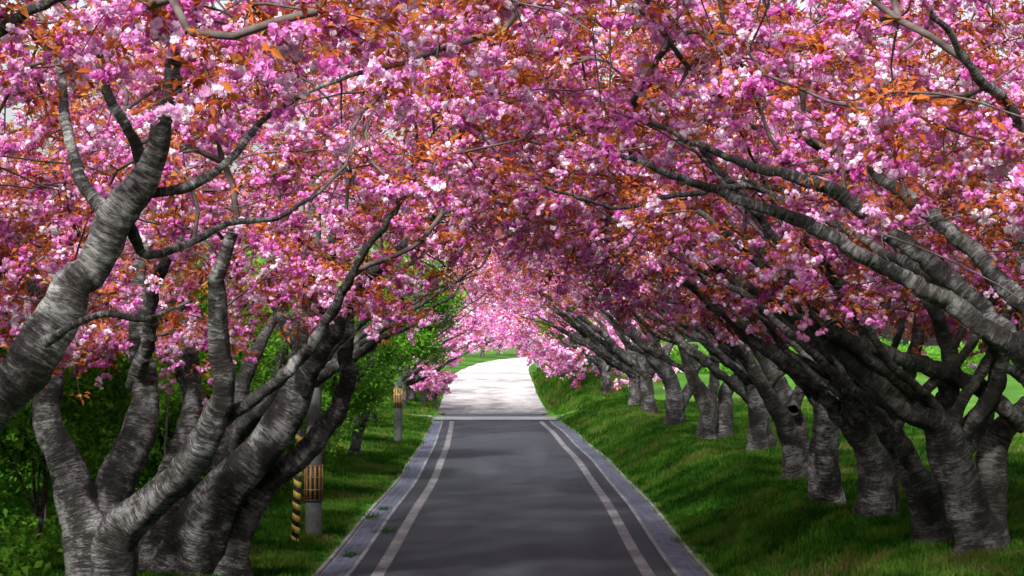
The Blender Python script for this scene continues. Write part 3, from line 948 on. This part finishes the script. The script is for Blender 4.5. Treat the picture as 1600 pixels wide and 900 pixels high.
# --- the rest of both rows
rows = [(-6.0, 36.5, 'L'), (-6.4, 44, 'L'), (-6.3, 77, 'L'), (-6.3, 86, 'L'),
        (6.1, 75, 'R'), (6.3, 84, 'R'), (6.4, 47, 'R')]
for k, (X, D, sd) in enumerate(rows):
    s = -1 if sd == 'L' else 1
    r = np.random.default_rng(100 + k)
    Xw = X + float(road_x(D))
    g, st = fan_stems(r, Xw, D, s, r.uniform(1.3, 2.0), r.uniform(.24, .32), 5, 2, 5.0, 6.8)
    hi_l = (lambda X, D: road_z(D) + np.interp(np.abs(X - road_x(D)), [0, 2, 4, 8], [6.6, 6.5, 6.3, 6.2])) if s < 0 and D < 60 else mid_bottom
    att = crown_points(r, 150, Xw, D, float(road_x(D)) + (-s) * .6, Xw + s * 3.8, 4.0, 5.0, hi_l)
    lab = {36.5: 'cherry tree with dark thin limbs right behind the orange-slatted utility pole',
           44: 'cherry tree in the verge row in front of the bushy green tree',
           77: 'cherry tree in the verge row just past the utility pole under the maple',
           86: 'last cherry tree of the verge row before the side road',
           75: 'cherry tree on the bank, second to last before the side path',
           84: 'last cherry tree on the bank before the side path',
           47: 'cherry tree on the bank between the twin stems and the upright lone trunk'}[D]
    cherry(100 + k, (Xw, D, g), st, att, lab, 'verge cherry row' if s < 0 else 'bank cherry row', bark='bark_dark', sides=12, twigs=5, per=4, cl_scale=1.15, tip=.009, tw_len=(.4, .9))

outer = [(11.6, 22.5), (12.0, 29.5), (11.4, 36.5), (-11.6, 21.0), (-11.8, 29.0), (-11.4, 38.0), (-11.0, 47.0), (8.2, 8.5), (-8.2, 6.5), (8.0, 1.0), (-8.0, -1.0), (8.0, -7.5), (-8.0, -8.5)]
for k, (X, D) in enumerate(outer):
    s = -1 if X < 0 else 1
    r = np.random.default_rng(150 + k)
    g, st = fan_stems(r, X, D, s, r.uniform(1.5, 2.1), r.uniform(.20, .28), 4, 3, 3.6, 7.5)
    near = D < 12  # near ones are unseen trees, added to darken the edges of the view
    att = crown_points(r, 170 if near else 120, X, D, X - s * (4.6 if near else 4.5), X + s * 5, 4.4, 6.0 if near else 5.0, lambda X, D: ground_z(X, D) * .7 + (4.6 if near else 3.6) + 0 * X)
    lab = ('cherry tree growing in the second row, out in the grass field behind the bank trees' if s > 0 else 'cherry tree growing in the second row, inside the thicket behind the verge') if not near else ('unseen cherry tree added beside the camera on the bank side for shade' if s > 0 else 'unseen cherry tree added beside the camera on the verge side for shade')
    cherry(150 + k, (X, D, g), st, att, lab, ('added shade trees, bank side' if s > 0 else 'added shade trees, verge side') if near else ('second row on the field' if s > 0 else 'second row in the thicket'), bark='bark_dark', sides=12, cl_scale=1.25, tip=.009, tw_len=(.4, .9))

far = [(-5.4, 105), (-5.2, 114), (-5.4, 124), (-5.4, 138), (-6.0, 155), (-6.4, 175), (-6.5, 198), (-6.5, 225),
       (6.6, 103), (6.8, 115), (6.6, 126), (6.6, 138), (6.4, 150), (6.6, 170), (6.5, 195), (6.5, 222),
       (-4.5, 262), (1.5, 285), (-9, 250), (9.5, 262), (-2.5, 300), (6, 305), (-8, 285)]
for k, (X, D) in enumerate(far):
    s = -1 if X < 0 else 1
    r = np.random.default_rng(200 + k)
    Xw = X + float(road_x(D)) if D < 240 else X
    g, st = fan_stems(r, Xw, D, s, r.uniform(1.2, 1.8), r.uniform(.22, .32), 3, 2, 4.5, 6.2)
    if D < 240:
        c = float(road_x(D))
        att = crown_points(r, 70, Xw, D, c + s * (.9 if D < 130 else -.3), Xw + s * 3.5, 5.0, 4.5, lambda X, D: road_z(D) + np.interp(np.abs(X - road_x(D)), [0, 1.5, 3, 4.5, 8], [4.9, 4.3, 2.6, 2.0, 2.2]))
        lab = 'sunlit cherry tree beyond the side road, %s' % ('blossom hanging low over the pale roadway' if s < 0 else 'on the bright grassy bank')
        grp = 'far verge cherries' if s < 0 else 'far bank cherries'
    else:
        att = crown_points(r, 80, Xw, D, Xw - s * 5, Xw + s * 5, 5.0, 6.0, lambda X, D: g + 1.5 + 0 * X)
        lab, grp = 'pale pink cherry tree closing the view where the pale road bends away', 'cherries at the road bend'
    cherry(200 + k, (Xw, D, g), st, att, lab, grp, bark='bark', sides=8, twigs=4, per=3, cl_scale=2.0, tip=.013, tw_len=(.6, 1.3), leaf_ratio=.35)

# --- green trees and shrubs
def green_tree(seed, X, D, h, rx, rz, label, category='tree', name='green_tree', kind='green', n=60, lean=0.0, trunk=.12, cl=1.3, group=None, zmin=.35):
    r = np.random.default_rng(seed)
    g = float(ground_z(X, D))
    foot = np.array((X, D, g - .1))
    c = np.array((X + lean, D, g + h - rz))
    st = [(np.array([foot, foot * .6 + c * .4 + r.normal(0, .08, 3), c + (0, 0, -.2 * rz), c + (0.1, 0, .5 * rz)]), np.array([trunk, trunk * .8, trunk * .5, trunk * .2]))]
    for k in range(4):
        a = r.uniform(0, 6.28)
        st.append((np.array([foot * .75 + c * .25, foot * .45 + c * .55 + np.array((math.cos(a), math.sin(a), 0)) * rx * .25, c + np.array((math.cos(a) * rx * .7, math.sin(a) * rx * .7, r.uniform(-.3, .5) * rz))]), np.array([trunk * .5, trunk * .4, trunk * .15])))
    A = []
    while len(A) < n:
        d = rand_dir(r) * r.uniform(.35, 1.0) ** .6
        p = c + d * np.array((rx, rx, rz)) * r.uniform(.8, 1.1)
        if p[2] > g + zmin:
            A.append(p)
    return cherry(seed, (X, D, g), st, np.array(A), label, group, name, 'bark_dark', 5, 4, cl, .008, 1.62, 0, 8, (None, kind), (.35, .8), category)

green_tree(301, -5.3, 60, 7.4, 2.4, 2.3, 'fresh green maple leaning out over the second utility pole', lean=1.2, n=130, trunk=.2, zmin=2.0)
green_tree(302, -6.2, 56, 5.0, 2.2, 2.0, 'bushy green tree filling the gap behind the first utility pole', n=100, trunk=.15)
green_tree(303, -6.4, 66, 5.2, 2.3, 2.0, 'green tree with low leaves standing behind the second utility pole', n=90, trunk=.15, zmin=1.4)
green_tree(307, -5.6, 51, 5.6, 1.9, 2.2, 'bright spring green tree spreading between the two utility poles', n=110, trunk=.12, lean=.5, zmin=1.2)
green_tree(308, -7.2, 40, 5.2, 1.9, 2.2, 'spring green tree glimpsed between the old many-stemmed trunks', n=90, trunk=.12, zmin=.8)
green_tree(304, -5.6, 43.5, 2.8, 1.2, 1.2, 'small green shrub at the grass edge beyond the first utility pole', 'shrub', 'shrub', n=45, trunk=.05)
green_tree(305, 4.4, 108.5, 5.6, 1.5, 1.2, 'lime green leafy young tree on the sunlit bank', kind='lime', n=60, trunk=.08, cl=1.8, lean=-1.3)
green_tree(306, 4.6, 119, 6.0, 1.8, 1.4, 'taller lime green tree among the far pink cherries', kind='lime', n=60, trunk=.1, cl=2.0, lean=-1.2)
spots = [(-8.2, 31), (-9.5, 36), (-7.8, 40), (-10.5, 44), (-8.6, 49), (-11.5, 30), (-12.5, 38), (-9.8, 57), (-8.5, 64), (-11.8, 52), (-9.0, 73), (-13.5, 62), (-9.2, 84), (-12.5, 76)]
for k, (X, D) in enumerate(spots):
    r = np.random.default_rng(320 + k)
    green_tree(320 + k, X, D, r.uniform(2.6, 4.6), r.uniform(1.5, 2.1), r.uniform(1.3, 1.9), 'dark green undergrowth shrub in the thicket behind the verge cherries', 'shrub', 'shrub', n=55, trunk=.05, cl=1.5, group='thicket shrubs')
# the wood behind, one mass
r = np.random.default_rng(400)
n = 16000
X = r.uniform(-34, -14.5, n); D = r.uniform(22, 190, n)
hh = 7.5 + 2.0 * np.sin(X * .7 + D * .23) + 1.5 * np.sin(D * .51)
pts = np.stack([X, D, ground_z(X, D) + r.uniform(.02, 1, n) * hh], -1)
scatter('woodland', 'green', pts, np.stack([r.normal(0, .6, n), r.normal(0, .6, n), r.uniform(0, 6.28, n)], -1), r.uniform(3.0, 5.0, n), label='dark green wood behind the verge', category='woodland')
n = 9000
X = r.uniform(-15, -7.2, n); D = 20 + 75 * r.uniform(0, 1, n) ** 1.4
hh = np.clip(.35 + .5 * np.sin(X * 1.3 + D * .7) + .4 * np.sin(D * .43 - X), .08, 1.3) * sstep(7.0, 9.0, -X)
scatter('undergrowth', 'green', np.stack([X, D, ground_z(X, D) + .03 + r.uniform(0, 1, n) * hh], -1), np.stack([r.normal(0, .6, n), r.normal(0, .6, n), r.uniform(0, 6.28, n)], -1), r.uniform(.9, 1.9, n), label='low leafy undergrowth under the trees behind the verge', category='undergrowth')
for k in range(26):                 # thin bare saplings of the thicket
    X, D = r.uniform(-12, -6.6), r.uniform(26, 62)
    g = float(ground_z(X, D))
    base = np.array((X, D, g))
    o = empty('sapling', base, 'thin bare leaning sapling stem in the thicket behind the verge', 'sapling', 'thicket saplings')
    h = r.uniform(2.2, 4.6); lean = r.normal(0, .6, 2)
    pts, rad_ = spline(np.array([base + (0, 0, -.1), base + (lean[0] * .2, lean[1] * .2, h * .4), base + (lean[0] * .7, lean[1] * .7, h * .75), base + (lean[0] * 1.3, lean[1] * 1.3, h)]), np.array([.035, .028, .018, .008]), .25)
    tb = Tubes(); tb.add(pts, rad_, 6, .1, k)
    link(bpy.data.objects.new('trunk', tb.mesh('trunk', M['twig'], base)), o)
    tb = Tubes()
    for j in range(9):
        st = pts[r.integers(len(pts) // 3, len(pts) - 1)]
        d = rand_dir(r) * np.array((1, 1, .6)) + np.array((0, 0, .5)); L = r.uniform(.4, 1.2); tt = np.linspace(0, 1, 5)[:, None]
        tb.add(st + d * L * tt + r.normal(0, .04, (5, 3)) * tt, np.linspace(.010, .004, 5), 4, 0, k)
    link(bpy.data.objects.new('crown', tb.mesh('crown', M['twig'], base)), o)
# hedge at the far edge of the field on the right
n = 3500
X = r.uniform(9, 75, n); D = 118 + r.normal(0, 2.0, n) + X * .25
pts = np.stack([X, D, ground_z(X, D) + r.uniform(0, 1, n) ** .8 * (1.5 + .5 * np.sin(X * .8))], -1)
scatter('hedge', 'green', pts, np.stack([r.normal(0, .6, n), r.normal(0, .6, n), r.uniform(0, 6.28, n)], -1), r.uniform(2.0, 3.4, n), label='low dark hedge along the far edge of the grass field', category='hedge')

# ------------------------------------------------------------------ grass
r = np.random.default_rng(500)
def grass_pts(n, u0, u1, d0, d1, power=1.6):
    t = r.uniform(0, 1, n)
    D = d0 + (d1 - d0) * t ** power
    u = r.uniform(u0, u1, n)
    X = u + road_x(D)
    ok = (np.abs(D - JUNCTION - .3) > 2.4)
    return X[ok], D[ok]
gx, gd = [], []
for a in ((34000, E + .06, 9.5, 20, 95, 1.7), (16000, 9.5, 18, 28, 95, 1.4), (20000, -8.2, -E - .06, 22, 95, 1.7), (7000, E + .2, 8, 99.5, 150, 1.3), (2000, -7, -E - .2, 99.5, 140, 1.3)):
    x, d = grass_pts(*a); gx.append(x); gd.append(d)
for fx, fd, fr in FEET:
    if 20 < fd < 90 and abs(fx) < 9:
        a = r.uniform(0, 6.28, 130); q = fr * 1.15 + np.abs(r.normal(0, .16, 130))
        gx.append(fx + np.cos(a) * q); gd.append(fd + np.sin(a) * q)
gx, gd = np.concatenate(gx), np.concatenate(gd); n = len(gx)
size = r.uniform(.7, 1.5, n) * (1 + np.clip((gd - 40) / 60, 0, 1.2)) * np.where(np.abs(gx - road_x(gd)) < E + .25, .8, 1.0)
scatter('grass', 'grass', np.stack([gx, gd, ground_z(gx, gd)], -1), np.stack([r.normal(0, .12, n), r.normal(0, .12, n), r.uniform(0, 6.28, n)], -1), size, label='short green grass on the verge and the bank', category='grass')
# weeds in the gutter joint
for k, (x, y) in enumerate([(580, 812), (600, 798), (548, 866), (1064, 845), (470 + 130, 830)]):
    D = CAM_Z * FPX / (y - HORIZON)
    p = P(x, y, D)
    m_ = 6
    q = np.stack([p[0] + r.normal(0, .07, m_), D + r.normal(0, .25, m_), np.full(m_, float(road_z(D)) + .02)], -1)
    lab = 'tuft of weeds growing out of the gutter edge %s' % ('below the striped guy guard' if x < 800 else 'at the foot of the grass bank')
    scatter('weed_tuft', 'grass', q, np.stack([r.normal(0, .3, m_), r.normal(0, .3, m_), r.uniform(0, 6.28, m_)], -1), r.uniform(.6, 1.3, m_), label=lab, category='weed')

# ------------------------------------------------------------------ utility poles, guy guard
def lathe(pts, sides=20):
    v, q = [], []
    for rad, z in pts:
        for k in range(sides):
            a = 2 * math.pi * k / sides
            v.append((rad * math.cos(a), rad * math.sin(a), z))
    for i in range(len(pts) - 1):
        for k in range(sides):
            k2 = (k + 1) % sides
            q.append((i*sides + k, i*sides + k2, (i+1)*sides + k2, (i+1)*sides + k))
    return v, q

def utility_pole(X, D, label, g0, g1):
    z = float(ground_z(X, D))
    o = empty('utility_pole', (X, D, z), label, 'utility pole', None)
    v, q = lathe([(.17, -.2), (.17, 0), (.145, 4), (.12, 8), (.10, 11.5), (.0, 11.52)])
    link(bpy.data.objects.new('shaft', mesh_quads('shaft', v, q, M['pole'])), o)
    v, q = lathe([(.176, g0 - .02), (.182, g0 - .02), (.182, g0 + .04), (.176, g0 + .04)], 20)
    guard = link(bpy.data.objects.new('guard_sleeve', mesh_quads('guard_sleeve', *lathe([(.173, g0), (.176, g0), (.176, g1), (.173, g1)], 24), M['black'])), o)
    for k in range(12):
        a = 2 * math.pi * (k + .5) / 12
        vv, qq = [], []
        c, s = math.cos(a), math.sin(a)
        R = np.array(((c, -s, 0), (s, c, 0), (0, 0, 1)))
        box(vv, qq, (.182 * c, .182 * s, (g0 + g1) / 2), (.012, .042, g1 - g0 - .02), R)
        link(bpy.data.objects.new('slat', mesh_quads('slat', np.concatenate(vv), np.concatenate(qq), M['orange'], smooth=False)), guard)
    for h in (g0 - .005, g0 + (g1 - g0) * .3, g0 + (g1 - g0) * .64, g1 - .03):
        w = .03 if h in (g0 - .005,) else .016
        link(bpy.data.objects.new('band', mesh_quads('band', *lathe([(.178, h), (.193, h), (.193, h + w), (.178, h + w)], 24), M['iron'] if h < g0 else M['orange'])), guard)
    for h in (5.6, 7.4):
        vv, qq = [], []
        box(vv, qq, (0, -.16, h), (1.5, .08, .08))
        arm = link(bpy.data.objects.new('crossarm', mesh_quads('crossarm', np.concatenate(vv), np.concatenate(qq), M['iron'], smooth=False)), o)
        for x in (-.65, -.3, .3, .65):
            v, q = lathe([(.0, h + .04), (.03, h + .045), (.045, h + .09), (.03, h + .12), (.04, h + .16), (.0, h + .18)], 10)
            v = np.array(v) + (x, -.16, 0)
            link(bpy.data.objects.new('insulator', mesh_quads('insulator', v, q, M['edging'])), arm)
    return o
p = P(490, 836, 36.3)
utility_pole(p[0], 36.3, 'concrete utility pole with a slatted orange and black guard behind the striped guy guard', .74, 1.47)
p = P(622, 690, 70.5)
utility_pole(p[0], 70.5, 'concrete utility pole beneath the green maple, orange slats high on it', 1.45, 2.2)
p = P(661, 640, 112)
utility_pole(p[0], 112, 'pale concrete utility pole past the side road, by the small pink tree', 2.3, 3.1)

base = P(461, 848, 34.8); base[2] = float(ground_z(base[0], 34.8))
top = P(468, 674, 35.0)
gg = empty('guy_guard', base, 'slim leaning guy wire guard striped yellow and black', 'guy guard')
ax = top - base; L = float(np.linalg.norm(ax)); rot = Vector(ax).to_track_quat('Z', 'Y').to_matrix()
R = np.array(rot)
link(bpy.data.objects.new('tube', mesh_quads('tube', np.array(lathe([(.0, 0), (.075, .0), (.075, L), (.04, L + .03), (0, L + .035)], 16)[0]) @ R.T, lathe([(.0, 0), (.075, .0), (.075, L), (.04, L + .03), (0, L + .035)], 16)[1], M['black'])), gg)
ns = 10
for k in range(ns):
    z0 = L * (k + .02) / ns
    hgt = L / ns * .55
    v, q = [], []
    sd = 20
    for lvl in (0, 1):
        for ring in (0, 1):
            pass
    for rad_, dz in ((.076, 0), (.0785, 0), (.0785, hgt), (.076, hgt)):
        for j in range(sd):
            a = 2 * math.pi * j / sd
            v.append((rad_ * math.cos(a), rad_ * math.sin(a), min(L, max(0, z0 + .02 + dz + .045 * math.cos(a)))))
    for i in range(3):
        for j in range(sd):
            j2 = (j + 1) % sd
            q.append((i*sd + j, i*sd + j2, (i+1)*sd + j2, (i+1)*sd + j))
    link(bpy.data.objects.new('stripe', mesh_quads('stripe', np.array(v) @ R.T, q, M['yellow'])), gg)
tb = Tubes()
pw = P(490, 836, 36.3); pw[2] = 7.3
tb.add(np.array([top + (0, 0, -.1), top * .5 + pw * .5, pw]) , np.array([.008] * 3), 5)
tb.b = tb.b
link(bpy.data.objects.new('guy_wire', tb.mesh('guy_wire', M['iron'], base)), gg)

# small pink tree at the side road
r = np.random.default_rng(600)
Xs, Ds = P(679, 636, 108)[0], 108
g = float(ground_z(Xs, Ds))
st = [(np.array([(Xs, Ds, g - .1), (Xs, Ds, g + .6), (Xs + .1, Ds, g + 1.4), (Xs, Ds, g + 2.2)]), np.array([.07, .06, .045, .02])),
      (np.array([(Xs, Ds, g + .7), (Xs - .5, Ds, g + 1.3), (Xs - .8, Ds, g + 1.9)]), np.array([.04, .03, .015])),
      (np.array([(Xs, Ds, g + .7), (Xs + .5, Ds, g + 1.3), (Xs + .9, Ds, g + 1.8)]), np.array([.04, .03, .015]))]
att = np.array((Xs, Ds, g + 1.75)) + rand_dir(r, 34) * np.array((1.2, 1.2, .8)) * r.uniform(.4, 1, (34, 1))
cherry(600, (Xs, Ds, g), st, att, 'small round pale pink cherry on a thin stem at the side road mouth', None, 'young_cherry_tree', 'bark', 4, 3, 1.3, .009, .1, 0, 8, tw_len=(.3, .6))
